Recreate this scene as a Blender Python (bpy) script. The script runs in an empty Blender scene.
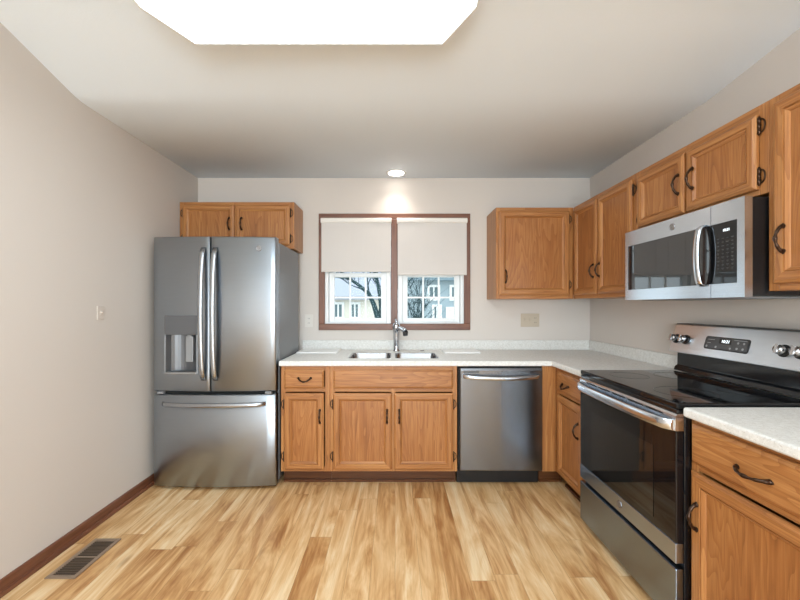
import bpy, bmesh, math, random
from mathutils import Vector, Matrix

# ------------------------------------------------------------------ camera, world, lights, exposure
S = bpy.context.scene
COL = S.collection
random.seed(7)
CAM_Z = 1.287
FPX = 370.0                                   # focal length in pixels of an 800 px wide frame
cam_d = bpy.data.cameras.new('camera')
cam_d.sensor_fit = 'HORIZONTAL'; cam_d.sensor_width = 36.0
cam_d.lens = 36.0 * FPX / 800.0
cam_d.shift_x = 5 / 800.0; cam_d.shift_y = 6 / 800.0
cam_d.clip_start = 0.05; cam_d.clip_end = 200
cam = bpy.data.objects.new('camera', cam_d); COL.objects.link(cam)
cam.location = (0, 0, CAM_Z); cam.rotation_euler = (math.pi / 2, 0, 0)
S.camera = cam

world = bpy.data.worlds.new('daylight'); S.world = world; world.use_nodes = True
wb = world.node_tree.nodes['Background']
wb.inputs['Color'].default_value = (0.86, 0.94, 1.0, 1); wb.inputs['Strength'].default_value = 1.75

def area(name, loc, rot, sx, sy, power, color):
    d = bpy.data.lights.new(name, 'AREA'); d.shape = 'RECTANGLE'; d.size = sx; d.size_y = sy
    d.energy = power; d.color = color
    o = bpy.data.objects.new(name, d); COL.objects.link(o); o.location = loc; o.rotation_euler = rot
    return o
# area lamp added at the unseen glazed doors behind the camera, for ambient fill
area('patio_fill', (-0.1, -3.42, 1.15), (math.pi / 2, 0, 0), 2.3, 2.0, 80, (0.78, 0.91, 1.0))
# unseen point lamp added behind the camera to brighten ceiling and walls
dl = bpy.data.lights.new('rear_fill_light', 'POINT'); dl.energy = 75; dl.shadow_soft_size = 0.22; dl.color = (0.82, 0.93, 1.0)
dlo = bpy.data.objects.new('rear_fill_light', dl); COL.objects.link(dlo); dlo.location = (-0.1, -2.2, 1.5)
# recessed downlight above the sink
sp = bpy.data.lights.new('downlight_beam', 'SPOT'); sp.energy = 7.5; sp.spot_size = math.radians(115); sp.spot_blend = 1.0
sp.shadow_soft_size = 0.05; sp.color = (1, .93, .85)
spo = bpy.data.objects.new('downlight_beam', sp); COL.objects.link(spo); spo.location = (0.01, 3.17, 2.405)
FIXTURE_EMIT = 7.0

S.view_settings.view_transform = 'Standard'; S.view_settings.look = 'None'
S.view_settings.gamma = 1.0; S.view_settings.use_curve_mapping = False
S.view_settings.exposure = 0.55

# ------------------------------------------------------------------ materials
def newmat(name):
    m = bpy.data.materials.new(name); m.use_nodes = True
    nt = m.node_tree; b = nt.nodes['Principled BSDF']
    return m, nt, b
def N(nt, t, **kw):
    n = nt.nodes.new(t)
    for k, v in kw.items(): setattr(n, k, v)
    return n
def L(nt, a, b): nt.links.new(a, b)
def math_node(nt, op, a, b=None, clamp=False):
    n = N(nt, 'ShaderNodeMath', operation=op); n.use_clamp = clamp
    for i, v in enumerate((a, b)):
        if v is None: continue
        if isinstance(v, (int, float)): n.inputs[i].default_value = v
        else: L(nt, v, n.inputs[i])
    return n.outputs[0]
def ramp(nt, fac, stops):
    r = N(nt, 'ShaderNodeValToRGB'); e = r.color_ramp.elements
    while len(e) < len(stops): e.new(0.5)
    for el, (p, c) in zip(e, stops): el.position = p; el.color = (*c, 1)
    L(nt, fac, r.inputs[0]); return r.outputs[0]
def mixc(nt, fac, a, b, mode='MIX'):
    n = N(nt, 'ShaderNodeMix', data_type='RGBA', blend_type=mode)
    for i, v in ((0, fac), (6, a), (7, b)):
        if isinstance(v, (int, float)): n.inputs[i].default_value = v
        elif isinstance(v, tuple): n.inputs[i].default_value = (*v, 1)
        else: L(nt, v, n.inputs[i])
    return n.outputs[2]
def noise(nt, vec, scale, detail=3, rough=0.5, dist=0.0):
    n = N(nt, 'ShaderNodeTexNoise'); n.inputs['Scale'].default_value = scale
    n.inputs['Detail'].default_value = detail; n.inputs['Roughness'].default_value = rough
    n.inputs['Distortion'].default_value = dist
    L(nt, vec, n.inputs['Vector']); return n.outputs['Fac']
def vscale(nt, vec, s):
    n = N(nt, 'ShaderNodeVectorMath', operation='MULTIPLY'); n.inputs[1].default_value = s
    L(nt, vec, n.inputs[0]); return n.outputs[0]
def vadd(nt, a, b):
    n = N(nt, 'ShaderNodeVectorMath', operation='ADD'); L(nt, a, n.inputs[0]); L(nt, b, n.inputs[1]); return n.outputs[0]
def bump(nt, b, h, strength, dist=0.002):
    n = N(nt, 'ShaderNodeBump'); n.inputs['Strength'].default_value = strength; n.inputs['Distance'].default_value = dist
    L(nt, h, n.inputs['Height']); L(nt, n.outputs[0], b.inputs['Normal'])

def plain(name, c, rough=0.5, metal=0.0, spec=0.5, coat=0.0):
    m, nt, b = newmat(name)
    b.inputs['Base Color'].default_value = (*c, 1); b.inputs['Roughness'].default_value = rough
    b.inputs['Metallic'].default_value = metal; b.inputs['Specular IOR Level'].default_value = spec
    b.inputs['Coat Weight'].default_value = coat; b.inputs['Coat Roughness'].default_value = 0.05
    return m

OAK_L, OAK_M, OAK_D = (0.53, 0.255, 0.088), (0.395, 0.158, 0.047), (0.19, 0.064, 0.018)
def oak(name, axis, panel=False, tint=(1, 1, 1)):
    """oak with the grain along one axis: cathedral bands, streaks and fine pores"""
    m, nt, b = newmat(name)
    tc = N(nt, 'ShaderNodeTexCoord'); oi = N(nt, 'ShaderNodeObjectInfo')
    off = N(nt, 'ShaderNodeVectorMath', operation='SCALE'); off.inputs[0].default_value = (17.3, 11.1, 23.7)
    L(nt, oi.outputs['Random'], off.inputs['Scale'])
    v = vadd(nt, tc.outputs['Object'], off.outputs[0])
    def st(a, al): s = [a, a, a]; s[axis] = al; return tuple(s)
    n1 = noise(nt, vscale(nt, v, st(6.0 if panel else 8.0, 0.8 if panel else 0.30)), 1.0, 2, 0.45, 0.35)
    rings = math_node(nt, 'FRACT', math_node(nt, 'MULTIPLY', n1, 26.0))
    rings = math_node(nt, 'POWER', rings, 2.2)
    n2 = noise(nt, vscale(nt, v, st(70.0, 2.2)), 1.0, 4, 0.65)
    pores = noise(nt, vscale(nt, v, st(230.0, 7.0)), 1.0, 3, 0.6)
    broad = noise(nt, vscale(nt, v, st(4.0, 1.0)), 1.0, 2)
    f = math_node(nt, 'ADD', math_node(nt, 'MULTIPLY', rings, 0.24), math_node(nt, 'MULTIPLY', n2, 0.82))
    f = math_node(nt, 'ADD', f, math_node(nt, 'MULTIPLY', math_node(nt, 'SUBTRACT', broad, 0.5), 0.45))
    c = ramp(nt, f, [(0.22, OAK_L), (0.52, OAK_M), (0.95, OAK_D)])
    pf = ramp(nt, pores, [(0.52, (0, 0, 0)), (0.68, (1, 1, 1))])
    c = mixc(nt, math_node(nt, 'MULTIPLY', pf, 0.50), c, (0.24, 0.092, 0.028))
    c = mixc(nt, 1.0, c, tint, 'MULTIPLY')
    L(nt, c, b.inputs['Base Color'])
    b.inputs['Roughness'].default_value = 0.36; b.inputs['Specular IOR Level'].default_value = 0.45
    bump(nt, b, pores, 0.12, 0.001)
    return m
OAK = [oak('oak_grain_x', 0), oak('oak_grain_y', 1), oak('oak_grain_z', 2)]
OAK_PANEL = oak('oak_panel', 2, True, (0.90, 0.84, 0.78))
OAK_PANEL_H = [oak('oak_board_x', 0, True), oak('oak_board_y', 1, True)]
TOE = oak('toe_kick_shaded_oak', 0, False, (0.24, 0.19, 0.18))  # oak tinted dark brown, shade of the recess put into the colour
TOE_Y = oak('toe_kick_shaded_oak_side', 1, False, (0.24, 0.19, 0.18))  # same shaded tint with the grain along the right run

def dark_wood(name, axis):
    m, nt, b = newmat(name)
    tc = N(nt, 'ShaderNodeTexCoord'); s = [60.0, 60.0, 60.0]; s[axis] = 3.0
    n = noise(nt, vscale(nt, tc.outputs['Object'], tuple(s)), 1.0, 3, 0.6)
    L(nt, ramp(nt, n, [(0.3, (0.115, 0.040, 0.020)), (0.7, (0.23, 0.088, 0.045))]), b.inputs['Base Color'])
    b.inputs['Roughness'].default_value = 0.4
    return m
DW = [dark_wood('stained_trim_x', 0), dark_wood('stained_trim_y', 1), dark_wood('stained_trim_z', 2)]

def wall_paint(name, c, bs, scale):
    m, nt, b = newmat(name)
    tc = N(nt, 'ShaderNodeTexCoord')
    n = noise(nt, tc.outputs['Object'], scale, 4, 0.6)
    big = noise(nt, tc.outputs['Object'], 1.3, 2)
    L(nt, mixc(nt, big, tuple(x * 0.975 for x in c), tuple(min(1, x * 1.025) for x in c)), b.inputs['Base Color'])
    b.inputs['Roughness'].default_value = 0.6; b.inputs['Specular IOR Level'].default_value = 0.3
    bump(nt, b, n, bs, 0.002)
    return m
WALL = wall_paint('greige_wall_paint', (0.67, 0.608, 0.555), 0.10, 220)
CEIL = wall_paint('textured_ceiling_paint', (0.85, 0.905, 0.95), 0.35, 120)
WHITE = plain('white_vinyl', (0.86, 0.87, 0.87), 0.35)
IVORY = plain('ivory_plastic', (0.55, 0.465, 0.36), 0.4)
OUTLET_W = plain('white_plastic', (0.72, 0.67, 0.61), 0.4)
PAINTED = plain('painted_plate', (0.66, 0.585, 0.52), 0.5)
BRONZE = plain('dark_bronze', (0.060, 0.034, 0.022), 0.28, 0.85)
BRONZE_HI = plain('rubbed_bronze', (0.16, 0.09, 0.055), 0.3, 0.9)
BLACK = plain('black_plastic', (0.010, 0.010, 0.011), 0.35)
BLACKGLOSS = plain('black_gloss_enamel', (0.008, 0.008, 0.009), 0.10)
BLACKGLASS = plain('black_glass', (0.006, 0.006, 0.007), 0.03, 0, 0.42)
DARKGAP = plain('dark_gap', (0.006, 0.006, 0.006), 0.8)
CHROME = plain('chrome', (0.52, 0.53, 0.56), 0.12, 1.0)
SINKSTEEL = plain('sink_steel', (0.42, 0.43, 0.45), 0.25, 1.0)
GREY_PLASTIC = plain('grey_plastic', (0.22, 0.22, 0.225), 0.4)
FABRIC = None

def steel(name, c, rough, axis):
    """brushed stainless: fine streaks along one axis, highlights drawn out across them"""
    m, nt, b = newmat(name)
    tc = N(nt, 'ShaderNodeTexCoord'); s = [90.0, 90.0, 90.0]; s[axis] = 1.5
    n = noise(nt, vscale(nt, tc.outputs['Object'], tuple(s)), 1.0, 2)
    L(nt, mixc(nt, n, tuple(x * 0.97 for x in c), tuple(x * 1.03 for x in c)), b.inputs['Base Color'])
    b.inputs['Metallic'].default_value = 1.0
    b.inputs['Roughness'].default_value = rough
    b.inputs['Anisotropic'].default_value = 0.75; b.inputs['Anisotropic Rotation'].default_value = 0.25
    tg = N(nt, 'ShaderNodeTangent'); tg.direction_type = 'RADIAL'; tg.axis = 'Z'
    L(nt, tg.outputs[0], b.inputs['Tangent'])
    return m
STEEL_X = steel('brushed_steel_x', (0.36, 0.395, 0.435), 0.30, 0)
STEEL_Y = steel('brushed_steel_y', (0.58, 0.63, 0.69), 0.25, 1)
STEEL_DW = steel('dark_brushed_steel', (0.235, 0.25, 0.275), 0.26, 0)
STEEL_HANDLE = steel('handle_steel', (0.46, 0.49, 0.53), 0.27, 2)
STEEL_PANEL = steel('panel_steel', (0.72, 0.755, 0.80), 0.30, 1)
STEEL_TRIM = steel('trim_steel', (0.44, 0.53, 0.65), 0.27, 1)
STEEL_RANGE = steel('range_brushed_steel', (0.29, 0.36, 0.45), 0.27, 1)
STEEL_SIDE = plain('grey_appliance_side', (0.20, 0.205, 0.215), 0.38, 0.3)
STEEL_BRIGHT = steel('polished_steel', (0.66, 0.71, 0.77), 0.2, 0)
STEEL_BRIGHT_Y = steel('polished_steel_y', (0.68, 0.73, 0.79), 0.2, 1)

def counter_mat():
    m, nt, b = newmat('speckled_laminate')
    tc = N(nt, 'ShaderNodeTexCoord'); v = tc.outputs['Object']
    a = noise(nt, v, 170, 2, 0.6); g = noise(nt, v, 60, 3, 0.6)
    c = ramp(nt, g, [(0.3, (0.70, 0.68, 0.64)), (0.7, (0.83, 0.82, 0.79))])
    c = mixc(nt, ramp(nt, a, [(0.60, (0, 0, 0)), (0.68, (0.55,) * 3)]), c, (0.46, 0.42, 0.37))
    c = mixc(nt, ramp(nt, noise(nt, v, 240, 1), [(0.66, (0, 0, 0)), (0.72, (0.6,) * 3)]), c, (0.92, 0.91, 0.89))
    L(nt, c, b.inputs['Base Color']); b.inputs['Roughness'].default_value = 0.5; b.inputs['Specular IOR Level'].default_value = 0.2
    return m
COUNTER = counter_mat()

def floor_mat():
    m, nt, b = newmat('vinyl_plank_floor')
    g = N(nt, 'ShaderNodeTexCoord'); sep = N(nt, 'ShaderNodeSeparateXYZ'); L(nt, g.outputs['Object'], sep.inputs[0])
    W, LN = 0.118, 1.15
    xs = math_node(nt, 'DIVIDE', math_node(nt, 'ADD', sep.outputs[0], 10.03), W)
    row = math_node(nt, 'FLOOR', xs); fx = math_node(nt, 'FRACT', xs)
    wn = N(nt, 'ShaderNodeTexWhiteNoise', noise_dimensions='1D'); L(nt, row, wn.inputs['W'])
    ys = math_node(nt, 'ADD', math_node(nt, 'DIVIDE', math_node(nt, 'ADD', sep.outputs[1], 10.0), LN), math_node(nt, 'MULTIPLY', wn.outputs['Value'], 7.0))
    colr = math_node(nt, 'FLOOR', ys); fy = math_node(nt, 'FRACT', ys)
    cb = N(nt, 'ShaderNodeCombineXYZ'); L(nt, row, cb.inputs[0]); L(nt, colr, cb.inputs[1])
    w2 = N(nt, 'ShaderNodeTexWhiteNoise', noise_dimensions='3D'); L(nt, cb.outputs[0], w2.inputs['Vector'])
    sh = N(nt, 'ShaderNodeVectorMath', operation='SCALE'); L(nt, w2.outputs['Color'], sh.inputs[0]); sh.inputs['Scale'].default_value = 37.0
    v = vadd(nt, g.outputs['Object'], sh.outputs[0])
    big = noise(nt, vscale(nt, v, (8.5, 1.15, 1.0)), 1.0, 4, 0.6, 1.8)
    mid = noise(nt, vscale(nt, v, (48.0, 3.0, 1.0)), 1.0, 4, 0.65, 0.8)
    fine = noise(nt, vscale(nt, v, (260.0, 7.0, 1.0)), 1.0, 2)
    f = math_node(nt, 'ADD', math_node(nt, 'MULTIPLY', big, 0.74), math_node(nt, 'MULTIPLY', mid, 0.26))
    f = math_node(nt, 'ADD', f, math_node(nt, 'MULTIPLY', math_node(nt, 'SUBTRACT', w2.outputs['Value'], 0.5), 0.17))
    c = ramp(nt, f, [(0.33, (0.85, 0.645, 0.395)), (0.45, (0.745, 0.485, 0.243)), (0.55, (0.60, 0.335, 0.138)), (0.66, (0.40, 0.18, 0.060)), (0.8, (0.25, .10, .03))])
    c = mixc(nt, math_node(nt, 'MULTIPLY', ramp(nt, fine, [(0.5, (0, 0, 0)), (0.75, (1, 1, 1))]), 0.22), c, (0.40, 0.21, 0.085))
    kn = N(nt, 'ShaderNodeTexVoronoi'); kn.inputs['Scale'].default_value = 1.0
    L(nt, vscale(nt, v, (5.0, 1.7, 1.0)), kn.inputs['Vector'])
    c = mixc(nt, math_node(nt, 'MULTIPLY', ramp(nt, kn.outputs['Distance'], [(0.03, (1, 1, 1)), (0.11, (0, 0, 0))]), 0.45), c, (0.27, 0.115, 0.04))
    e1 = math_node(nt, 'LESS_THAN', fx, 0.014); e2 = math_node(nt, 'LESS_THAN', fy, 0.0016)
    e = math_node(nt, 'MAXIMUM', e1, e2)
    c = mixc(nt, math_node(nt, 'MULTIPLY', e, 0.55), c, (0.26, 0.13, 0.05))
    L(nt, c, b.inputs['Base Color']); b.inputs['Roughness'].default_value = 0.42; b.inputs['Specular IOR Level'].default_value = 0.35
    return m
FLOOR = floor_mat()

def emit(name, c, s):
    m = bpy.data.materials.new(name); m.use_nodes = True; nt = m.node_tree
    nt.nodes.remove(nt.nodes['Principled BSDF'])
    e = N(nt, 'ShaderNodeEmission'); e.inputs[0].default_value = (*c, 1); e.inputs[1].default_value = s
    L(nt, e.outputs[0], nt.nodes['Material Output'].inputs[0]); return m
DIFFUSER = emit('lit_diffuser', (0.80, 0.925, 1.0), FIXTURE_EMIT)
LENS = emit('lit_downlight_lens', (1.0, 0.95, 0.88), 6.0)
DIGITS = emit('lit_digits', (0.85, 0.95, 1.0), 1.6)

def glass():
    m = bpy.data.materials.new('window_glass'); m.use_nodes = True; nt = m.node_tree
    nt.nodes.remove(nt.nodes['Principled BSDF'])
    t = N(nt, 'ShaderNodeBsdfTransparent'); t.inputs[0].default_value = (0.93, 0.96, 0.96, 1)
    g = N(nt, 'ShaderNodeBsdfGlossy'); g.inputs['Roughness'].default_value = 0.02
    fr = N(nt, 'ShaderNodeFresnel'); fr.inputs[0].default_value = 1.1
    mx = N(nt, 'ShaderNodeMixShader'); L(nt, fr.outputs[0], mx.inputs[0]); L(nt, t.outputs[0], mx.inputs[1]); L(nt, g.outputs[0], mx.inputs[2])
    L(nt, mx.outputs[0], nt.nodes['Material Output'].inputs[0]); return m
GLASS = glass()

def fabric():
    m, nt, b = newmat('shade_fabric')
    tc = N(nt, 'ShaderNodeTexCoord')
    n = noise(nt, vscale(nt, tc.outputs['Object'], (300, 300, 900)), 1.0, 2)
    L(nt, mixc(nt, n, (0.64, 0.595, 0.56), (0.70, 0.655, 0.62)), b.inputs['Base Color']); b.inputs['Roughness'].default_value = 0.9
    b.inputs['Specular IOR Level'].default_value = 0.1
    bump(nt, b, n, 0.15, 0.001)
    return m
FABRIC = fabric()

# ------------------------------------------------------------------ mesh helpers
class Frame:
    """a local frame standing in the room: u to the right, v up, n out of the face"""
    def __init__(s, o, u, v, n): s.o, s.u, s.v, s.n = Vector(o), Vector(u), Vector(v), Vector(n)
    def __call__(s, a, b, c): return s.o + s.u * a + s.v * b + s.n * c
def back_frame(y): return Frame((0, y, 0), (1, 0, 0), (0, 0, 1), (0, -1, 0))       # u = X
def right_frame(x): return Frame((x, 0, 0), (0, -1, 0), (0, 0, 1), (-1, 0, 0))     # u = -Y
def left_frame(x): return Frame((x, 0, 0), (0, 1, 0), (0, 0, 1), (1, 0, 0))        # u = Y
XYZ = Frame((0, 0, 0), (1, 0, 0), (0, 1, 0), (0, 0, 1))
ROOTLOC = {}

class MB:
    def __init__(s): s.v, s.f, s.m, s.sm = [], [], [], []
    def face(s, idx, m=0, smooth=False): s.f.append(tuple(idx)); s.m.append(m); s.sm.append(smooth)
    def quadpts(s, pts, m=0):
        i = len(s.v); s.v += [Vector(p) for p in pts]; s.face(range(i, i + len(pts)), m)
    def box(s, F, a0, a1, b0, b1, c0, c1, m=0):
        i = len(s.v)
        for c in (c0, c1):
            for a, b in ((a0, b0), (a1, b0), (a1, b1), (a0, b1)): s.v.append(F(a, b, c))
        for q in ((0, 3, 2, 1), (4, 5, 6, 7), (0, 1, 5, 4), (1, 2, 6, 5), (2, 3, 7, 6), (3, 0, 4, 7)):
            s.face([i + k for k in q], m)
        return s
    def loops(s, loops, m=0, smooth=True, cap0=True, cap1=True):
        """skin a row of closed loops of equal length"""
        i = len(s.v); n = len(loops[0])
        for lp in loops: s.v += [Vector(p) for p in lp]
        for k in range(len(loops) - 1):
            for j in range(n):
                a, b = i + k * n + j, i + k * n + (j + 1) % n
                s.face((a, b, b + n, a + n), m, smooth)
        if cap0: s.face([i + j for j in range(n)][::-1], m)
        if cap1: s.face([i + (len(loops) - 1) * n + j for j in range(n)], m)
        return s
    def tube(s, pts, r, m=0, seg=10, flat=None):
        """round bar along points; r a number or list; flat=(axis vector, factor) squashes the section"""
        pts = [Vector(p) for p in pts]; lp = []
        up = None
        for k, p in enumerate(pts):
            t = (pts[min(k + 1, len(pts) - 1)] - pts[max(k - 1, 0)]).normalized()
            if up is None:
                up = t.orthogonal().normalized()
            up = (up - t * up.dot(t)).normalized(); w = t.cross(up)
            rr = r[k] if isinstance(r, (list, tuple)) else r
            ring = []
            for j in range(seg):
                an = 2 * math.pi * j / seg; d = (up * math.cos(an) + w * math.sin(an)) * rr
                if flat: ax, fac = flat; d -= ax * d.dot(ax) * (1 - fac)
                ring.append(p + d)
            lp.append(ring)
        return s.loops(lp, m)
    def lathe(s, F, ctr, prof, m=0, seg=24, caps=True):
        """profile of (radius, height along n) spun round n at (u, v)"""
        return s.loops([[F(ctr[0] + r * math.cos(2 * math.pi * j / seg), ctr[1] + r * math.sin(2 * math.pi * j / seg), h) for j in range(seg)] for r, h in prof], m, True, caps, caps)
    def build(s, name, mats, parent=None, loc=None, bevel=0.0, seg=2, label=None):
        me = bpy.data.meshes.new(name)
        base = ROOTLOC.get(parent.name, Vector()) if parent else Vector(loc or (0, 0, 0))
        me.from_pydata([tuple(p - base) for p in s.v], [], s.f)
        for p, mi, sm in zip(me.polygons, s.m, s.sm): p.material_index = mi; p.use_smooth = sm
        for mt in (mats if isinstance(mats, (list, tuple)) else [mats]): me.materials.append(mt)
        bm = bmesh.new(); bm.from_mesh(me); bmesh.ops.recalc_face_normals(bm, faces=bm.faces); bm.to_mesh(me); bm.free()
        o = bpy.data.objects.new(name, me); COL.objects.link(o)
        if parent: o.parent = parent; ROOTLOC[o.name] = base
        else: o.location = base; ROOTLOC[o.name] = base
        if bevel:
            b = o.modifiers.new('edges', 'BEVEL'); b.width = bevel; b.segments = seg; b.limit_method = 'ANGLE'; b.angle_limit = math.radians(40)
        if label: o['label'] = label
        return o

def slab(mb, xs, ys, filled, z0, z1, m=0):
    """slab of rectangular cells with shared corners, faces only on the outside"""
    idx = {}
    def vid(i, j, k):
        if (i, j, k) not in idx: idx[(i, j, k)] = len(mb.v); mb.v.append(Vector((xs[i], ys[j], (z0, z1)[k])))
        return idx[(i, j, k)]
    nx, ny = len(xs) - 1, len(ys) - 1
    F = lambda i, j: 0 <= i < nx and 0 <= j < ny and filled(i, j)
    for i in range(nx):
        for j in range(ny):
            if not F(i, j): continue
            mb.face((vid(i, j, 1), vid(i + 1, j, 1), vid(i + 1, j + 1, 1), vid(i, j + 1, 1)), m)
            mb.face((vid(i, j, 0), vid(i, j + 1, 0), vid(i + 1, j + 1, 0), vid(i + 1, j, 0)), m)
            for di, dj, p, q in ((-1, 0, (0, 1), (0, 0)), (1, 0, (1, 0), (1, 1)), (0, -1, (0, 0), (1, 0)), (0, 1, (1, 1), (0, 1))):
                if not F(i + di, j + dj):
                    a, b = (i + p[0], j + p[1]), (i + q[0], j + q[1])
                    mb.face((vid(*a, 0), vid(*b, 0), vid(*b, 1), vid(*a, 1)), m)

def tag(o, label=None, cat=None, group=None, kind=None):
    if label: o['label'] = label
    if cat: o['category'] = cat
    if group: o['group'] = group
    if kind: o['kind'] = kind
    return o
def thing(name, loc, label, cat, group=None):
    o = bpy.data.objects.new(name, None); COL.objects.link(o); o.location = loc; o.empty_display_size = 0.1
    ROOTLOC[o.name] = Vector(loc); return tag(o, label, cat, group)
def structure(name, loc=(0, 0, 0)):
    o = bpy.data.objects.new(name, None); COL.objects.link(o); o.location = loc; ROOTLOC[o.name] = Vector(loc)
    o['kind'] = 'structure'; return o
def struct(mb, name, mats, **k):
    o = mb.build(name, mats, **k); o['kind'] = 'structure'; return o
def text_mesh(name, body, F, u, v, n, size, mat, parent, depth=0.0006, align='CENTER'):
    c = bpy.data.curves.new(name, 'FONT'); c.body = body; c.size = size; c.align_x = align; c.align_y = 'CENTER'; c.extrude = depth
    t = bpy.data.objects.new(name, c); COL.objects.link(t)
    dg = bpy.context.evaluated_depsgraph_get(); dg.update()
    me = bpy.data.meshes.new_from_object(t.evaluated_get(dg)); bpy.data.objects.remove(t); bpy.data.curves.remove(c)
    base = ROOTLOC[parent.name]
    for vv in me.vertices: vv.co = F(u + vv.co.x, v + vv.co.y, n + vv.co.z) - base
    me.materials.clear(); me.materials.append(mat)
    o = bpy.data.objects.new(name, me); COL.objects.link(o); o.parent = parent; ROOTLOC[o.name] = base
    return o

# ------------------------------------------------------------------ room shell
XL, XR, YB, YR = -1.760, 1.742, 3.306, -3.5
KY0, KY1 = 2.063, 1.45                      # the ceiling rises from KY0 towards the room behind
H = 2.43
def rise(x): t = (x - XL) / (XR - XL); return 0.297 + t * (0.113 - 0.297)
def ceil_z(x, y):
    d = max(0.0, KY0 + .06 - max(y, KY1)); d = d * d / .24 if d < .12 else d - .06      # softly rounded bend
    q = (2 * (x - XL) / (XR - XL) - 1) ** 2
    return H + d * rise(x) * (.30 + .70 * min(1, q))
mb = MB(); mb.box(XYZ, XL - .15, XR + .15, YR - .15, YB + .15, -0.08, 0); struct(mb, 'floor', FLOOR)
mb = MB()
nx = 24
cy = [YB + .15, KY0 + .07] + [KY0 + .06 - .12 * k / 6 for k in range(7)] + [1.85, 1.7, 1.55, KY1, YR - .15]
xsn = [XL - .15 + (XR - XL + .3) * a / nx for a in range(nx + 1)]
mb.loops([[(x, y, ceil_z(x, y)) for x in xsn] + [(XR + .15, y, 2.85), (XL - .15, y, 2.85)] for y in cy], 0, True)
struct(mb, 'ceiling', CEIL)
def side_wall(name, x, xo):
    mb = MB(); prof = [(YR - .15, -.05), (YB + .15, -.05), (YB + .15, H + .06), (KY0, H + .10), (KY1, ceil_z(x, KY1) + .10), (YR - .15, ceil_z(x, KY1) + .10)]
    mb.loops([[(x, y, z) for y, z in prof], [(xo, y, z) for y, z in prof]], 0, False)
    return struct(mb, name, WALL)
side_wall('wall_left', XL, XL - .12)
side_wall('wall_right', XR, XR + .12)
# back wall with the window opening, rear wall with the glazed door opening
def pierced_wall(name, y0, y1, xs, zs, hole, top):
    mb = MB()
    slab(mb, xs, zs, lambda i, j: not hole(i, j), y0, y1)
    for p in mb.v: p.y, p.z = p.z, p.y
    return struct(mb, name, WALL)
WX0, WX1, WZ0, WZ1 = -.640, .630, 1.118, 2.068
pierced_wall('wall_back', YB, YB + .14, [XL - .12, WX0, WX1, XR + .12], [-.05, WZ0, WZ1, H + .02], lambda i, j: i == 1 and j == 1, H)
pierced_wall('wall_rear', YR - .14, YR, [XL - .12, -1.25, 1.05, XR + .12], [-.05, .05, 2.12, 2.7], lambda i, j: i == 1 and j == 1, H)

# baseboards with a shoe moulding
def baseboard(name, F, a0, a1, ax):
    mb = MB()
    prof = [(0, 0.068), (0.006, 0.068), (0.010, 0.060), (0.010, 0.020), (0.020, 0.018), (0.024, 0.010), (0.025, 0)]
    prof = [(n, z) for n, z in prof] + [(0, 0)]
    mb.loops([[F(a, z, n) for n, z in prof] for a in (a0, a1)], 0, False)
    return struct(mb, name, DW[ax])
baseboard('baseboard_left', left_frame(XL), YR, YB, 1)
baseboard('baseboard_back', back_frame(YB), XL + .03, -.86, 0)

# ------------------------------------------------------------------ window over the sink
BF = back_frame(YB)
mb = MB()
mb.box(BF, -.679, .670, WZ1 - .008, 2.109, 0, .018, 0)           # head
mb.box(BF, -.679, .670, 1.073, 1.130, 0, .018, 0)                # apron
mb.box(BF, -.679, -.625, 1.130, WZ1 - .008, 0, .018, 1)
mb.box(BF, .614, .670, 1.130, WZ1 - .008, 0, .018, 1)
mb.box(BF, -.036, .024, 1.130, WZ1 - .008, -.04, .018, 1)
struct(mb, 'trim_1', [DW[0], DW[2]], bevel=.004)
def sash_window(name, x0, x1):
    r = structure(name, ((x0 + x1) / 2, YB, WZ0))
    z0, z1 = 1.119, 2.066; zm = 1.572
    f = MB()
    f.box(BF, x0, x0 + .040, z0, z1, -.12, -.015); f.box(BF, x1 - .040, x1, z0, z1, -.12, -.015)
    f.box(BF, x0 + .04, x1 - .04, z0, z0 + .022, -.12, -.015); f.box(BF, x0 + .04, x1 - .04, z1 - .03, z1, -.12, -.015)
    f.build('window_frame', WHITE, r, bevel=.003)
    for nm, a0, a1, d in (('lower_sash', z0 + .022, zm + .014, -.055), ('upper_sash', zm - .02, z1 - .03, -.10)):
        s = MB(); X0, X1 = x0 + .041, x1 - .041
        s.box(BF, X0, X0 + .047, a0, a1, d - .03, d); s.box(BF, X1 - .047, X1, a0, a1, d - .03, d)
        s.box(BF, X0 + .047, X1 - .047, a0, a0 + .036, d - .03, d); s.box(BF, X0 + .047, X1 - .047, a1 - .034, a1, d - .03, d)
        so = s.build(nm, WHITE, r, bevel=.003)
        g = MB(); gx0, gx1, gz0, gz1 = X0 + .047, X1 - .047, a0 + .036, a1 - .034
        for k in (1, 2):
            c = gx0 + (gx1 - gx0) * k / 3; g.box(BF, c - .0075, c + .0075, gz0, gz1, d - .022, d - .008)
        c = (gz0 + gz1) / 2
        for k in range(3):
            w = (gx1 - gx0) / 3; g.box(BF, gx0 + w * k + (.0075 if k else 0), gx0 + w * (k + 1) - (.0075 if k < 2 else 0), c - .0075, c + .0075, d - .022, d - .008)
        g.build('muntin_grid', WHITE, so)
        p = MB(); p.box(BF, gx0 - .01, gx1 + .01, gz0 - .01, gz1 + .01, d - .020, d - .016); p.build('window_pane', GLASS, so)
    return r
sash_window('window_1', -.638, -.038)
sash_window('window_2', .026, .628)

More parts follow.
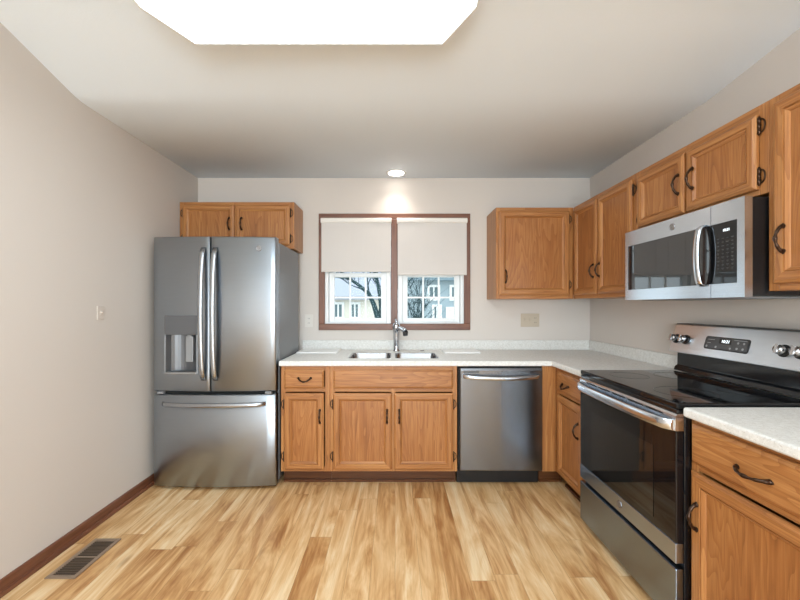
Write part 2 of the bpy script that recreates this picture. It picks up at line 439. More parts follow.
def shade(name, x0, x1, zb, label):
    t = thing(name, ((x0 + x1) / 2, YB - .05, 2.06), label, 'blind', 'roller shades over the sink window')
    h = MB(); prof = [(.019, 2.018), (.019, 2.056), (.030, 2.060), (.062, 2.060), (.070, 2.050), (.070, 2.024), (.062, 2.018)]
    h.loops([[BF(u, z, n) for n, z in prof] for u in (x0, x1)], 0, False)
    h.build('headrail', plain('cream_headrail', (.80, .755, .70), .5), t, bevel=.002)
    f = MB(); n = 12
    for k in range(n):
        u0, u1 = x0 + .006 + (x1 - x0 - .012) * k / n, x0 + .006 + (x1 - x0 - .012) * (k + 1) / n
        d = lambda u: .060 + .0012 * math.sin(u * 23) 
        f.quadpts([BF(u0, zb + .012, d(u0)), BF(u1, zb + .012, d(u1)), BF(u1, 2.02, .060), BF(u0, 2.02, .060)])
    o = f.build('shade_fabric', FABRIC, t)
    so = o.modifiers.new('thickness', 'SOLIDIFY'); so.thickness = .0015
    b = MB(); b.box(BF, x0 + .006, x1 - .006, zb, zb + .016, .0555, .0655); b.build('bottom_bar', FABRIC, t, bevel=.003)
    return t
shade('roller_shade', -.6515, -.031, 1.585, 'cream roller shade on the left half of the window, drawn slightly higher')
shade('roller_shade', .0175, .635, 1.558, 'cream roller shade on the right half of the window, drawn slightly lower')

# rear glazed door (daylight side of the dining end)
RF = Frame((0, YR, 0), (-1, 0, 0), (0, 0, 1), (0, 1, 0))
dr = structure('door_1', (-.1, YR, 0.05))
f = MB()
for a0, a1 in ((-1.048, -.97), (.06, .14), (1.17, 1.248)): f.box(RF, a0, a1, .052, 2.118, -.10, -.03)
for a0, a1 in ((-.97, .06), (.14, 1.17)):
    f.box(RF, a0, a1, .052, .14, -.10, -.03); f.box(RF, a0, a1, 2.04, 2.118, -.10, -.03)
f.build('door_frame', WHITE, dr, bevel=.003)
for a0, a1 in ((-.97, .06), (.14, 1.17)):
    g = MB(); g.box(RF, a0, a1, .14, 2.04, -.07, -.065); g.build('door_pane', GLASS, dr)
f = MB()
for a0, a1, b0, b1 in ((-1.13, -1.05, 0, 2.2), (1.25, 1.33, 0, 2.2), (-1.05, 1.25, 2.12, 2.2)): f.box(RF, a0, a1, b0, b1, 0.001, .018)
struct(f, 'trim_2', DW[2], bevel=.003)

# ------------------------------------------------------------------ cabinet pieces
def handle(F, u, v, length, horiz, parent, name='handle', sag=.022):
    """arched bronze pull with flared feet, a beaded middle"""
    mb = MB(); n = 18; pts, rad = [], []
    for k in range(n + 1):
        t = k / n; s = (t - .5) * length
        out = .004 + .026 * math.sin(math.pi * t) ** 0.62
        r = .0034 + .0032 * abs(2 * t - 1) ** 5 + .0026 * math.exp(-((t - .5) / .10) ** 2) + .0016 * math.exp(-((abs(t - .5) - .30) / .05) ** 2)
        pts.append(F(u + s, v - sag * math.sin(math.pi * t) ** .8, out) if horiz else F(u, v + s, out)); rad.append(r * 1.25)
    mb.tube(pts, rad, 0, 10)
    for sg in (-1, 1):
        c = (u + sg * length / 2, v) if horiz else (u, v + sg * length / 2)
        mb.lathe(F, c, [(.0085, -.0005), (.0088, .002), (.0065, .005), (.0045, .010)], 0, 14)
        c2 = (u + sg * (length / 2 + .007), v) if horiz else (u, v + sg * (length / 2 + .007))
        mb.lathe(F, c2, [(.0045, -.0005), (.0045, .002), (.0025, .004)], 0, 10)
    return mb.build(name, BRONZE, parent)
def hinge(F, u, v, side, parent):
    """exposed hinge: barrel with finials at the door edge, looped leaf on the face frame; side=+1 leaf to the right"""
    mb = MB()
    prof = [(.0, -.038), (.004, -.037), (.003, -.0335), (.0062, -.032), (.0062, -.011), (.005, -.0105), (.0062, -.010), (.0062, .010), (.005, .0105), (.0062, .011), (.0062, .032), (.003, .0335), (.004, .037), (0, .038)]
    seg = 10
    mb.loops([[F(u + r * math.cos(2 * math.pi * j / seg), v + h, .0065 + r * math.sin(2 * math.pi * j / seg)) for j in range(seg)] for r, h in prof], 0)
    P = []
    for k in range(17):
        a = -math.pi / 2 + math.pi * k / 16
        P.append(F(u + side * (.004 + .015 * math.cos(a)), v + .026 * math.sin(a), .002))
    mb.tube(P, .0028, 0, 8)
    return mb.build('hinge', BRONZE, parent)
def framed_door(F, u0, u1, v0, v1, hx, parent, fw=.058, name='door'):
    """oak door: mitred moulded frame round a flat recessed panel"""
    T = .020
    prof = [(0, .001), (0, T - .007), (.003, T - .004), (.009, T - .0015), (.012, T), (fw - .018, T), (fw - .0170, T - .006), (fw - .0145, T - .006), (fw - .0125, T - .0025), (fw - .002, T - .010), (fw, T - .0145)]
    mb = MB()
    loops = [[(u0 + d, v0 + d, n), (u1 - d, v0 + d, n), (u1 - d, v1 - d, n), (u0 + d, v1 - d, n)] for d, n in prof]
    for k in range(len(loops) - 1):
        for j in range(4):
            a, b = loops[k][j], loops[k][(j + 1) % 4]; c, d = loops[k + 1][(j + 1) % 4], loops[k + 1][j]
            mb.quadpts([F(*a), F(*b), F(*c), F(*d)], 0 if j in (0, 2) else 1)
    mb.quadpts([F(*p) for p in loops[0][::-1]], 1)
    o = mb.build(name, [OAK[hx], OAK[2]], parent)
    p = MB(); p.box(F, u0 + fw - .002, u1 - fw + .002, v0 + fw - .002, v1 - fw + .002, .002, T - .0130)
    p.build('panel', OAK_PANEL, o)
    return o
def drawer_front(F, u0, u1, v0, v1, hx, parent, name='drawer'):
    T = .020; prof = [(0, .001), (0, T - .010), (.003, T - .007), (.010, T - .003), (.013, T)]
    mb = MB(); loops = [[F(u0 + d, v0 + d, n), F(u1 - d, v0 + d, n), F(u1 - d, v1 - d, n), F(u0 + d, v1 - d, n)] for d, n in prof]
    mb.loops(loops, 0, False)
    return mb.build(name, OAK_PANEL_H[hx], parent)
def carcass(F, u0, u1, v0, v1, depth, hx, parent, top=True):
    """five or six oak boards behind the face frame (n <= -.019)"""
    mb = MB(); t = .016
    mb.box(F, u0, u0 + t, v0, v1, -depth, -.019); mb.box(F, u1 - t, u1, v0, v1, -depth, -.019)
    mb.box(F, u0 + t, u1 - t, v0, v0 + t, -depth, -.019, 1); mb.box(F, u0 + t, u1 - t, v0 + t, v1 - (t if top else 0), -depth, -depth + .008)
    if top: mb.box(F, u0 + t, u1 - t, v1 - t, v1, -depth, -.019, 1)
    return mb.build('carcass', [OAK[2], OAK[hx]], parent)
def face_frame(F, u0, u1, v0, v1, stiles, rails, hx, parent):
    """stiles run the full height, rails between them: lists of (lo, hi)"""
    mb = MB()
    for a, b in stiles: mb.box(F, a, b, v0, v1, -.019, 0, 1)
    st = sorted(stiles)
    for (a0, b0), (a1, b1) in zip(st, st[1:]):
        for c, d in rails: mb.box(F, b0, a1, c, d, -.019, 0, 0)
    return mb.build('face_frame', [OAK[hx], OAK[2]], parent, bevel=.0012, seg=1)
BTOP, BTOE = .859, .107
def toe_kick(F, u0, u1, parent, mat, depth=.075):
    mb = MB(); mb.box(F, u0, u1, 0.001, BTOE - .001, -depth - .016, -depth)
    mb.box(F, u0, u1, 0.001, .020, -depth, -depth + .012)
    return mb.build('toe_kick', mat, parent)

# --- back run base cabinets
YF = 2.640; FB = back_frame(YF); DEP = YB - YF - .004
t = thing('base_cabinet', (-.64, YF, 0), 'narrow oak base cabinet with one drawer beside the refrigerator', 'cabinet', 'oak base cabinets')
u0, u1 = -.813, -.464
carcass(FB, u0, u1, BTOE, BTOP, DEP, 0, t, False)
face_frame(FB, u0, u1, BTOE, BTOP, [(u0, u0 + .035), (u1 - .035, u1)], [(BTOP - .035, BTOP), (.675, .710), (BTOE, BTOE + .035)], 0, t)
d = drawer_front(FB, -.787, -.505, .702, .832, 0, t); handle(Frame((0, YF - .02, 0), (1, 0, 0), (0, 0, 1), (0, -1, 0)), -.640, .776, .085, True, d)
d = framed_door(FB, -.787, -.505, .125, .668, 0, t); handle(Frame((0, YF - .02, 0), (1, 0, 0), (0, 0, 1), (0, -1, 0)), -.532, .505, .088, False, d)
for v in (.588, .216): hinge(FB, -.791, v, -1, d)
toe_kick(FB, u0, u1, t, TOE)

t = thing('base_cabinet', (-.01, YF, 0), 'wide two-door oak sink cabinet under the window', 'cabinet', 'oak base cabinets')
u0, u1 = -.463, .443
carcass(FB, u0, u1, BTOE, BTOP, DEP, 0, t, False)
face_frame(FB, u0, u1, BTOE, BTOP, [(u0, u0 + .035), (-.030, .005), (u1 - .035, u1)], [(BTOP - .035, BTOP), (.675, .710), (BTOE, BTOE + .035)], 0, t)
drawer_front(FB, -.438, .413, .702, .832, 0, t, 'false_drawer_front')
HB = back_frame(YF - .02)
d = framed_door(FB, -.438, -.022, .125, .668, 0, t); handle(HB, -.056, .505, .088, False, d)
for v in (.588, .216): hinge(FB, -.442, v, -1, d)
d = framed_door(FB, -.006, .413, .125, .668, 0, t); handle(HB, .030, .505, .088, False, d)
for v in (.588, .216): hinge(FB, .417, v, 1, d)
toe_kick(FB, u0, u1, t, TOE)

# --- corner cabinet on the right run with the filler beside the dishwasher
XF = 1.149; FR = right_frame(XF); HR = right_frame(XF - .02); DEPR = XR - XF - .004
t = thing('base_cabinet', (XF, 2.40, 0), 'oak corner base cabinet between the dishwasher and the range', 'cabinet', 'oak base cabinets')
u0, u1 = -2.639, -2.196
carcass(FR, u0, u1, BTOE, BTOP, DEPR, 1, t, False)
face_frame(FR, u0, u1, BTOE, BTOP, [(u0, u0 + .050), (u1 - .05, u1)], [(BTOP - .035, BTOP), (.675, .710), (BTOE, BTOE + .035)], 1, t)
d = drawer_front(FR, -2.590, -2.240, .702, .832, 1, t); handle(HR, -2.448, .760, .085, True, d)
d = framed_door(FR, -2.590, -2.240, .125, .668, 1, t); handle(HR, -2.285, .512, .088, False, d)
for v in (.588, .216): hinge(FR, -2.594, v, -1, d)
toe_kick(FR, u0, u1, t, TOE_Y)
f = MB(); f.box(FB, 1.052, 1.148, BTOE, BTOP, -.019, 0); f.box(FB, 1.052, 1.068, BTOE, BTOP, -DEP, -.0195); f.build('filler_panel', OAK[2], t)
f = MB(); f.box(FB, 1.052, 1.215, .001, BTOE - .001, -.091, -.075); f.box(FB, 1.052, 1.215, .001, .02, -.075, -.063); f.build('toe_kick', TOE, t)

# --- near base cabinet on the right
t = thing('base_cabinet', (XF, 1.16, 0), 'oak base cabinet with drawer nearest the camera, right of the range', 'cabinet', 'oak base cabinets')
u0, u1 = -1.433, -.900
carcass(FR, u0, u1, BTOE, BTOP, DEPR, 1, t, False)
face_frame(FR, u0, u1, BTOE, BTOP, [(u0, u0 + .032), (u1 - .032, u1)], [(BTOP - .030, BTOP), (.665, .700), (BTOE, BTOE + .035)], 1, t)
d = drawer_front(FR, -1.418, -.915, .690, .840, 1, t); handle(HR, -1.167, .757, .108, True, d, sag=.006)
d = framed_door(FR, -1.418, -.915, .125, .658, 1, t, .062); handle(HR, -1.385, .497, .092, False, d)
for v in (.588, .216): hinge(FR, -.911, v, 1, d)
toe_kick(FR, u0, u1, t, TOE_Y)

# --- wall cabinets
UT, UB = 2.085, 1.345
YU = 3.0; FU = back_frame(YU); HU = back_frame(YU - .02); DU = YB - YU - .003
t = thing('wall_cabinet', (1.13, YU, UB), 'single-door oak wall cabinet on the back wall right of the window', 'cabinet', 'oak wall cabinets')
u0, u1 = .819, 1.448
carcass(FU, u0, u1, UB, UT, DU, 0, t)
face_frame(FU, u0, u1, UB, UT, [(u0, u0 + .035), (u1 - .045, u1)], [(UB, UB + .04), (UT - .04, UT)], 0, t)
d = framed_door(FU, .839, 1.408, 1.374, 2.055, 0, t); handle(HU, .892, 1.525, .092, False, d)
for v in (1.99, 1.46): hinge(FU, 1.412, v, 1, d)

XU = 1.449; FV = right_frame(XU); HV = right_frame(XU - .02); DV = XR - XU - .003
t = thing('wall_cabinet', (XU, 2.6, UB), 'two-door oak wall cabinet on the right wall, left of the microwave', 'cabinet', 'oak wall cabinets')
u0, u1 = -2.999, -2.216
carcass(FV, u0, u1, UB, UT, DV, 1, t)
face_frame(FV, u0, u1, UB, UT, [(u0, u0 + .030), (-2.645, -2.612), (u1 - .030, u1)], [(UB, UB + .04), (UT - .04, UT)], 1, t)
d = framed_door(FV, -2.972, -2.634, 1.374, 2.055, 1, t, .052); handle(HV, -2.667, 1.54, .088, False, d)
d = framed_door(FV, -2.622, -2.246, 1.374, 2.055, 1, t, .052); handle(HV, -2.588, 1.54, .088, False, d)
for v in (1.99, 1.46): hinge(FV, -2.242, v, 1, d)

t = thing('wall_cabinet', (XU, 1.82, 1.725), 'short two-door oak wall cabinet directly above the microwave', 'cabinet', 'oak wall cabinets')
u0, u1 = -2.215, -1.435
carcass(FV, u0, u1, 1.728, UT, DV, 1, t)
face_frame(FV, u0, u1, 1.728, UT, [(u0, u0 + .030), (-1.845, -1.815), (u1 - .035, u1)], [(1.728, 1.765), (UT - .04, UT)], 1, t)
d = framed_door(FV, -2.192, -1.837, 1.750, 2.046, 1, t, .052); handle(HV, -1.868, 1.90, .092, False, d)
for v in (2.0, 1.80): hinge(FV, -2.196, v, -1, d)
d = framed_door(FV, -1.823, -1.470, 1.750, 2.046, 1, t, .052); handle(HV, -1.778, 1.90, .092, False, d)
for v in (2.0, 1.80): hinge(FV, -1.466, v, 1, d)

t = thing('wall_cabinet', (XU, 1.2, UB), 'tall oak wall cabinet nearest the camera, right of the microwave', 'cabinet', 'oak wall cabinets')
u0, u1 = -1.434, -.975
carcass(FV, u0, u1, UB, UT, DV, 1, t)
face_frame(FV, u0, u1, UB, UT, [(u0, u0 + .040), (u1 - .03, u1)], [(UB, UB + .04), (UT - .04, UT)], 1, t)
d = framed_door(FV, -1.405, -1.000, 1.372, 2.055, 1, t, .058); handle(HV, -1.362, 1.535, .092, False, d)

YO = 3.02; FO = back_frame(YO); HO = back_frame(YO - .02)
t = thing('wall_cabinet', (-1.29, YO, 1.755), 'short two-door oak wall cabinet above the refrigerator', 'cabinet', 'oak wall cabinets')
u0, u1, b0, b1 = -1.757, -.822, 1.755, 2.135
carcass(FO, u0, u1, b0, b1, YB - YO - .003, 0, t)
face_frame(FO, u0, u1, b0, b1, [(u0, u0 + .030), (-1.315, -1.285), (u1 - .035, u1)], [(b0, b0 + .035), (b1 - .035, b1)], 0, t)
d = framed_door(FO, -1.727, -1.308, 1.782, 2.108, 0, t, .05); handle(HO, -1.345, 1.955, .090, False, d)
for v in (2.045, 1.835): hinge(FO, -1.731, v, -1, d)
d = framed_door(FO, -1.294, -.856, 1.782, 2.108, 0, t, .05); handle(HO, -1.245, 1.955, .090, False, d)
for v in (2.045, 1.835): hinge(FO, -.852, v, 1, d)

# ------------------------------------------------------------------ countertops
CT0, CT1 = .861, .898
SY0, SY1 = 2.755, 3.110
t = thing('countertop', (.3, 2.9, CT0), 'L-shaped off-white speckled countertop running under the window', 'countertop')
mb = MB()
xs = [-.822, -.354, -.030, .002, .335, 1.108, XR - .001]; ysl = [2.192, 2.612, SY0, SY1, YB - .001]
def filled(i, j):
    if j == 0: return i == 5
    if j == 2 and i in (1, 3): return False
    return True
slab(mb, xs, ysl, filled, CT0, CT1)
mb.build('worktop', COUNTER, t, bevel=.008, seg=3)
mb = MB(); mb.box(BF, -.822, XR - .001, CT1 + .0005, .983, .001, .020); mb.box(right_frame(XR), -(YB - .021), -2.192, CT1 + .0005, .983, .001, .020)
mb.build('backsplash', COUNTER, t, bevel=.003)
t = thing('countertop', (1.4, 1.2, CT0), 'short speckled countertop right of the range, nearest the camera', 'countertop')
mb = MB(); slab(mb, [1.108, XR - .001], [.885, 1.428], lambda i, j: True, CT0, CT1); mb.build('worktop', COUNTER, t, bevel=.010, seg=4)
mb = MB(); mb.box(right_frame(XR), -1.428, -.885, CT1 + .0005, .983, .001, .020); mb.build('backsplash', COUNTER, t, bevel=.003)

# ------------------------------------------------------------------ sink, faucet
def rrect(x0, x1, y0, y1, r, z, k=5):
    P = []
    for cx, cy, a0 in ((x1 - r, y1 - r, 0), (x0 + r, y1 - r, 90), (x0 + r, y0 + r, 180), (x1 - r, y0 + r, 270)):
        for j in range(k + 1):
            a = math.radians(a0 + 90 * j / k); P.append((cx + r * math.cos(a), cy + r * math.sin(a), z))
    return P
t = thing('kitchen_sink', (0, 2.93, .72), 'stainless steel double-bowl sink set into the countertop', 'sink')
for x0, x1 in ((-.354, -.030), (.002, .335)):
    m = MB(); x0 += .001; x1 -= .001; y0, y1 = SY0 + .001, SY1 - .001
    lp = [rrect(x0, x1, y0, y1, .004, CT1 - .030), rrect(x0, x1, y0, y1, .004, CT1 - .004), rrect(x0 + .004, x1 - .004, y0 + .004, y1 - .004, .040, CT1 - .003),
          rrect(x0 + .007, x1 - .007, y0 + .007, y1 - .007, .045, CT1 - .010), rrect(x0 + .016, x1 - .016, y0 + .016, y1 - .016, .05, .76),
          rrect(x0 + .03, x1 - .03, y0 + .03, y1 - .03, .05, .735), rrect(x0 + .06, x1 - .06, y0 + .06, y1 - .06, .05, .726)]
    m.loops(lp, 0, True, False, True); o = m.build('bowl', SINKSTEEL, t)
    d = MB(); d.lathe(XYZ, ((x0 + x1) / 2, (y0 + y1) / 2), [(.045, .7265), (.045, .730), (.036, .729), (.030, .727)], 0, 20); d.build('drain', CHROME, o)
t = thing('faucet', (.012, 3.19, CT1), 'chrome single-lever faucet standing behind the sink', 'faucet')
m = MB()
m.lathe(XYZ, (.012, 3.19), [(.030, CT1 + .0005), (.030, CT1 + .006), (.024, CT1 + .012), (.0255, CT1 + .05), (.0265, 1.05), (.030, 1.07), (.034, 1.09), (.034, 1.11), (.029, 1.128), (.020, 1.14), (.012, 1.145)], 0, 24)
m.build('faucet_body', CHROME, t)
m = MB()
m.tube([(.018, 3.175, 1.085), (.030, 3.13, 1.100), (.046, 3.08, 1.102), (.060, 3.04, 1.096), (.075, 2.995, 1.086), (.084, 2.965, 1.074)], [.017, .016, .0165, .018, .021, .022], 0, 16)
o = m.build('spout', CHROME, t)
m = MB(); m.tube([(.082, 2.972, 1.072), (.084, 2.965, 1.050)], [.020, .019], 0, 16); m.build('spray_head', plain('black_nozzle', (.02, .02, .022), .5), o)
m = MB(); m.tube([(.012, 3.19, 1.14), (.012, 3.19, 1.152), (.009, 3.20, 1.160), (.006, 3.225, 1.172), (.003, 3.25, 1.178)], [.014, .012, .009, .0075, .006], 0, 12)
m.build('lever', CHROME, t)
m = MB(); m.lathe(XYZ, (.235, 3.20), [(.019, CT1 + .0005), (.019, CT1 + .004), (.012, CT1 + .008), (.0, CT1 + .009)], 0, 18)
tag(m.build('sink_hole_cover', CHROME, None, (0.235, 3.20, CT1)), 'small chrome hole cover on the countertop right of the faucet', 'hole cover')

# white boards on the counter
BOARD = plain('white_board', (.86, .85, .83), .35)
for x0, x1, y0, y1, lb in ((-.812, -.475, 3.035, 3.265, 'white flat board on the counter beside the refrigerator'), (.405, .705, 3.03, 3.255, 'white flat board on the counter right of the sink')):
    m = MB(); m.loops([rrect(x0, x1, y0, y1, .012, CT1 + .0008), rrect(x0, x1, y0, y1, .012, CT1 + .010), rrect(x0 + .003, x1 - .003, y0 + .003, y1 - .003, .010, CT1 + .0125)], 0, False)
    tag(m.build('cutting_board', BOARD, None, ((x0 + x1) / 2, (y0 + y1) / 2, CT1)), lb, 'board', 'white boards on the counter')

# ------------------------------------------------------------------ badge of the appliances
BADGE_RIM = plain('badge_rim', (.42, .42, .43), .25, 1.0); BADGE_FACE = plain('badge_face', (.26, .26, .27), .3, .9)
def badge(F, u, v, n, r, parent):
    m = MB(); m.lathe(F, (u, v), [(r, n - .001), (r, n + .0018), (r * .86, n + .0022), (r * .84, n + .0012)], 0, 24)
    o = m.build('logo_badge', BADGE_RIM, parent)
    m = MB(); m.lathe(F, (u, v), [(r * .83, n), (r * .83, n + .0013)], 0, 24); m.build('badge_face', BADGE_FACE, o)
    text_mesh('monogram', 'GE', F, u, v, n + .0016, r * .95, BADGE_RIM, o)

# ------------------------------------------------------------------ refrigerator
FX0, FX1, FYD = -1.700, -.832, 2.605
t = thing('refrigerator', (-1.266, 2.9, 0), 'stainless steel french-door refrigerator against the left wall', 'refrigerator')
m = MB(); m.box(XYZ, FX0 + .004, FX1 - .002, 2.668, 3.20, .035, 1.742); m.build('body', STEEL_SIDE, t, bevel=.004)
m = MB(); m.box(XYZ, FX0 + .02, FX1 - .02, 2.640, 2.667, .004, .06); m.box(XYZ, FX0 + .03, FX1 - .03, 2.70, 3.18, .001, .034); m.build('base_grille', BLACK, t)
def bowed_door(name, x0, x1, z0, z1, mat, parent, yb=2.664, hole=None):
    """door panel with the bulging front the fridge has across its whole width"""
    def front(x): q = (x - (FX0 + FX1) / 2) / ((FX1 - FX0) / 2); return FYD - .026 * (1 - q * q)
    m = MB(); n = 14; r = .008
    secs = []
    xs = [x0, x0 + .002, x0 + r] + [x0 + r + (x1 - x0 - 2 * r) * k / n for k in range(1, n)] + [x1 - r, x1 - .002, x1]
    prof = []
    for k, x in enumerate(xs):
        e = min(x - x0, x1 - x); off = 0 if e >= r else r - math.sqrt(max(0, r * r - (r - e) ** 2))
        prof.append((x, front(x) + off))
    if hole:
        prof = sorted(set([(x, y) for x, y in prof if min(abs(x - hole[0]), abs(x - hole[1])) > .003] + [(x, front(x)) for x in hole[:2]]))
    lv = [(z0, .006), (z0 + .006, 0)] + ([(hole[2], 0), (hole[3], 0)] if hole else []) + [(z1 - .006, 0), (z1, .006)]
    n = len(prof) + 2
    for z, ins in lv: m.v += [Vector((x, y + ins, z)) for x, y in prof] + [Vector((x1, yb, z)), Vector((x0, yb, z))]
    for r_ in range(len(lv) - 1):
        for c_ in range(n):
            if hole and lv[r_][0] == hole[2] and c_ < len(prof) - 1 and hole[0] - 1e-6 <= prof[c_][0] and prof[c_ + 1][0] <= hole[1] + 1e-6: continue
            a, b = r_ * n + c_, r_ * n + (c_ + 1) % n
            m.face((a, b, b + n, a + n), 0, c_ < len(prof) - 1 and 0 < r_ < len(lv) - 2)
    m.face(range(n)); m.face([(len(lv) - 1) * n + k for k in range(n)])
    if hole:
        h0, h1, k0, k1 = hole; yb2 = 2.660
        ins_ = [(x, y) for x, y in prof if h0 - 1e-6 <= x <= h1 + 1e-6]
        m.quadpts([(x, y, k0) for x, y in ins_] + [(h1, yb2, k0), (h0, yb2, k0)]); m.quadpts([(x, y, k1) for x, y in ins_] + [(h1, yb2, k1), (h0, yb2, k1)])
        m.quadpts([(h0, front(h0), k0), (h0, front(h0), k1), (h0, yb2, k1), (h0, yb2, k0)]); m.quadpts([(h1, front(h1), k0), (h1, front(h1), k1), (h1, yb2, k1), (h1, yb2, k0)])
        m.quadpts([(h0, yb2, k0), (h1, yb2, k0), (h1, yb2, k1), (h0, yb2, k1)])
    return m.build(name, mat, parent)
SEAM = -1.287
DX0, DX1, DZ0, DZ1, DZM = -1.604, -1.376, .810, 1.220, 1.086
ld = bowed_door('door', FX0, SEAM - .004, .690, 1.772, STEEL_X, t, hole=(DX0 + .004, DX1 - .004, DZ0 + .004, DZM + .002))
rd = bowed_door('door', SEAM + .004, FX1 - .006, .690, 1.772, STEEL_X, t)
fd = bowed_door('freezer_drawer', FX0, FX1 - .006, .022, .665, STEEL_X, t)
m = MB(); m.box(XYZ, FX0 + .01, FX1 - .012, 2.625, 2.665, .6655, .6895); m.box(XYZ, SEAM - .0036, SEAM + .0036, 2.592, 2.664, .692, 1.766); m.build('door_gasket', DARKGAP, t)
for c in (FX0 + .05, FX1 - .06):
    m = MB(); m.box(XYZ, c - .022, c + .022, 2.598, 2.626, .668, .687); m.build('hinge_cover', GREY_PLASTIC, t, bevel=.002)
for x, dpar in ((-1.333, ld), (-1.251, rd)):
    m = MB(); n = 20; lp = []
    for k in range(n + 1):
        tt = k / n; z = .768 + (1.695 - .768) * tt
        y = FYD - .030 - .048 * math.sin(math.pi * tt) ** .45 if 0 < tt < 1 else FYD - .026
        w = .019
        lp.append([(x + w * math.cos(a), y + .011 * math.sin(a), z) for a in [2 * math.pi * j / 14 for j in range(14)]])
    m.loops(lp, 0); m.build('handle', STEEL_HANDLE, dpar)
m = MB(); n = 24; lp = []
for k in range(n + 1):
    tt = k / n; x = -1.630 + (-.905 + 1.630) * tt
    q = (x - (FX0 + FX1) / 2) / ((FX1 - FX0) / 2)
    y = FYD - .026 * (1 - q * q) - (.040 * math.sin(math.pi * tt) ** .3 if 0 < tt < 1 else 0)
    lp.append([(x, y + .012 * math.sin(a), .602 + .0165 * math.cos(a)) for a in [2 * math.pi * j / 14 for j in range(14)]])
m.loops(lp, 0); m.build('handle', STEEL_HANDLE, fd)
# dispenser let into the left door
FD = back_frame(2.580)
dp = MB(); dp.box(FD, DX0, DX1, DZM, DZ1, -.012, .006); dpo = dp.build('dispenser', plain('dispenser_panel', (.115, .115, .12), .4, .2), ld, bevel=.003)
m = MB(); W = .006
m.box(FD, DX0, DX0 + W, DZ0, DZM, -.012, .007); m.box(FD, DX1 - W, DX1, DZ0, DZM, -.012, .007); m.box(FD, DX0 + W, DX1 - W, DZ0, DZ0 + .018, -.012, .012)
m.build('bezel', plain('dispenser_bezel', (.34, .34, .345), .35, .8), dpo, bevel=.002)
m = MB()                                              # recess: curved back wall set in front of the door skin line
K = 12; X0, X1 = DX0 + W, DX1 - W
for k in range(K):
    a0, a1 = k / K, (k + 1) / K
    g = lambda a: (X0 + (X1 - X0) * a, -.004 + .0)
    m.quadpts([FD(X0 + (X1 - X0) * a0, DZ0 + .018, -.062 * math.sin(math.pi * a0) ** .5 - .002), FD(X0 + (X1 - X0) * a1, DZ0 + .018, -.062 * math.sin(math.pi * a1) ** .5 - .002),
               FD(X0 + (X1 - X0) * a1, DZM, -.062 * math.sin(math.pi * a1) ** .5 - .002), FD(X0 + (X1 - X0) * a0, DZM, -.062 * math.sin(math.pi * a0) ** .5 - .002)])
o = m.build('recess', plain('dispenser_recess', (.15, .15, .155), .35, .5), dpo)
for p in o.data.polygons: p.use_smooth = True
m = MB(); m.box(FD, -1.466, -1.416, .895, 1.075, -.030, -.012); m.box(FD, -1.455, -1.427, 1.06, DZM, -.05, -.01); m.build('paddle', plain('paddle_grey', (.30, .30, .305), .4, .3), dpo, bevel=.003)
badge(back_frame(2.5905), -.953, 1.690, 0, .020, rd)

# ------------------------------------------------------------------ dishwasher
DWX0, DWX1 = .449, 1.046
t = thing('dishwasher', (.748, 2.62, 0), 'stainless steel dishwasher between the sink cabinet and the corner', 'dishwasher')
m = MB(); m.box(XYZ, DWX0 + .004, DWX1 - .004, 2.652, 3.24, .11, .852); m.build('tub', BLACK, t)
m = MB(); m.box(XYZ, DWX0 + .001, DWX1 - .001, 2.635, 2.651, .112, .858); m.build('door_gasket', DARKGAP, t)
m = MB(); lp = []
for z, ins in ((.125, .006), (.132, 0), (.832, 0), (.846, .005), (.850, .012)):
    lp.append([(DWX0 + .009, 2.634, z), (DWX0 + .009, 2.612 + ins, z), (DWX0 + .016, 2.606 + ins, z), (.748, 2.602 + ins, z), (DWX1 - .012, 2.606 + ins, z), (DWX1 - .005, 2.612 + ins, z), (DWX1 - .005, 2.634, z)])
m.loops(lp, 0, False); dd = m.build('door', STEEL_DW, t)
m = MB(); n = 24; lp = []
for k in range(n + 1):
    tt = k / n; x = .478 + (1.018 - .478) * tt; s_ = math.sin(math.pi * tt)
    y = 2.600 - .040 * s_ ** .35 if 0 < tt < 1 else 2.606
    z = .789 - .010 * s_ + .004
    lp.append([(x, y + .009 * math.sin(a), z + .0145 * math.cos(a)) for a in [2 * math.pi * j / 14 for j in range(14)]])
m.loops(lp, 0); m.build('handle', STEEL_BRIGHT, dd)
m = MB(); m.box(back_frame(2.605), .482, .592, .8175, .8265, -.002, .0012); m.build('control_marking', plain('dark_print', (.06, .06, .062), .4), dd)
m = MB(); m.box(XYZ, DWX0 + .002, DWX1 - .004, 2.700, 2.715, .002, .108); m.build('toe_panel', BLACK, t)

# ------------------------------------------------------------------ range
RY0, RY1, RX = 1.438, 2.184, 1.093
t = thing('range', (1.4, 1.81, 0), 'stainless steel and black electric range with glass cooktop', 'range')
m = MB(); m.box(XYZ, RX + .032, XR - .02, RY0, RY1, .045, .884); m.build('body', BLACKGLOSS, t, bevel=.003)
for x in (RX + .07, XR - .07):
    for y in (RY0 + .05, RY1 - .05):
        m = MB(); m.tube([(x, y, .001), (x, y, .045)], .016, 0, 12); m.build('foot', BLACK, t)
m = MB(); m.box(XYZ, RX + .002, XR - .10, RY0 - .001, RY1 + .001, .885, .910); ck = m.build('cooktop', BLACKGLASS, t, bevel=.005, seg=3)
RING = plain('burner_print', (.030, .030, .032), .12)
for cx, cy, r in ((1.27, 1.62, .115), (1.27, 2.01, .095), (1.52, 1.63, .080), (1.52, 2.0, .105)):
    m = MB(); m.lathe(XYZ, (cx, cy), [(r, .9101), (r, .9105), (r - .004, .9105), (r - .004, .9101), (r, .9101)], 0, 48, False); m.build('burner_ring', RING, ck)
RFm = right_frame(RX)
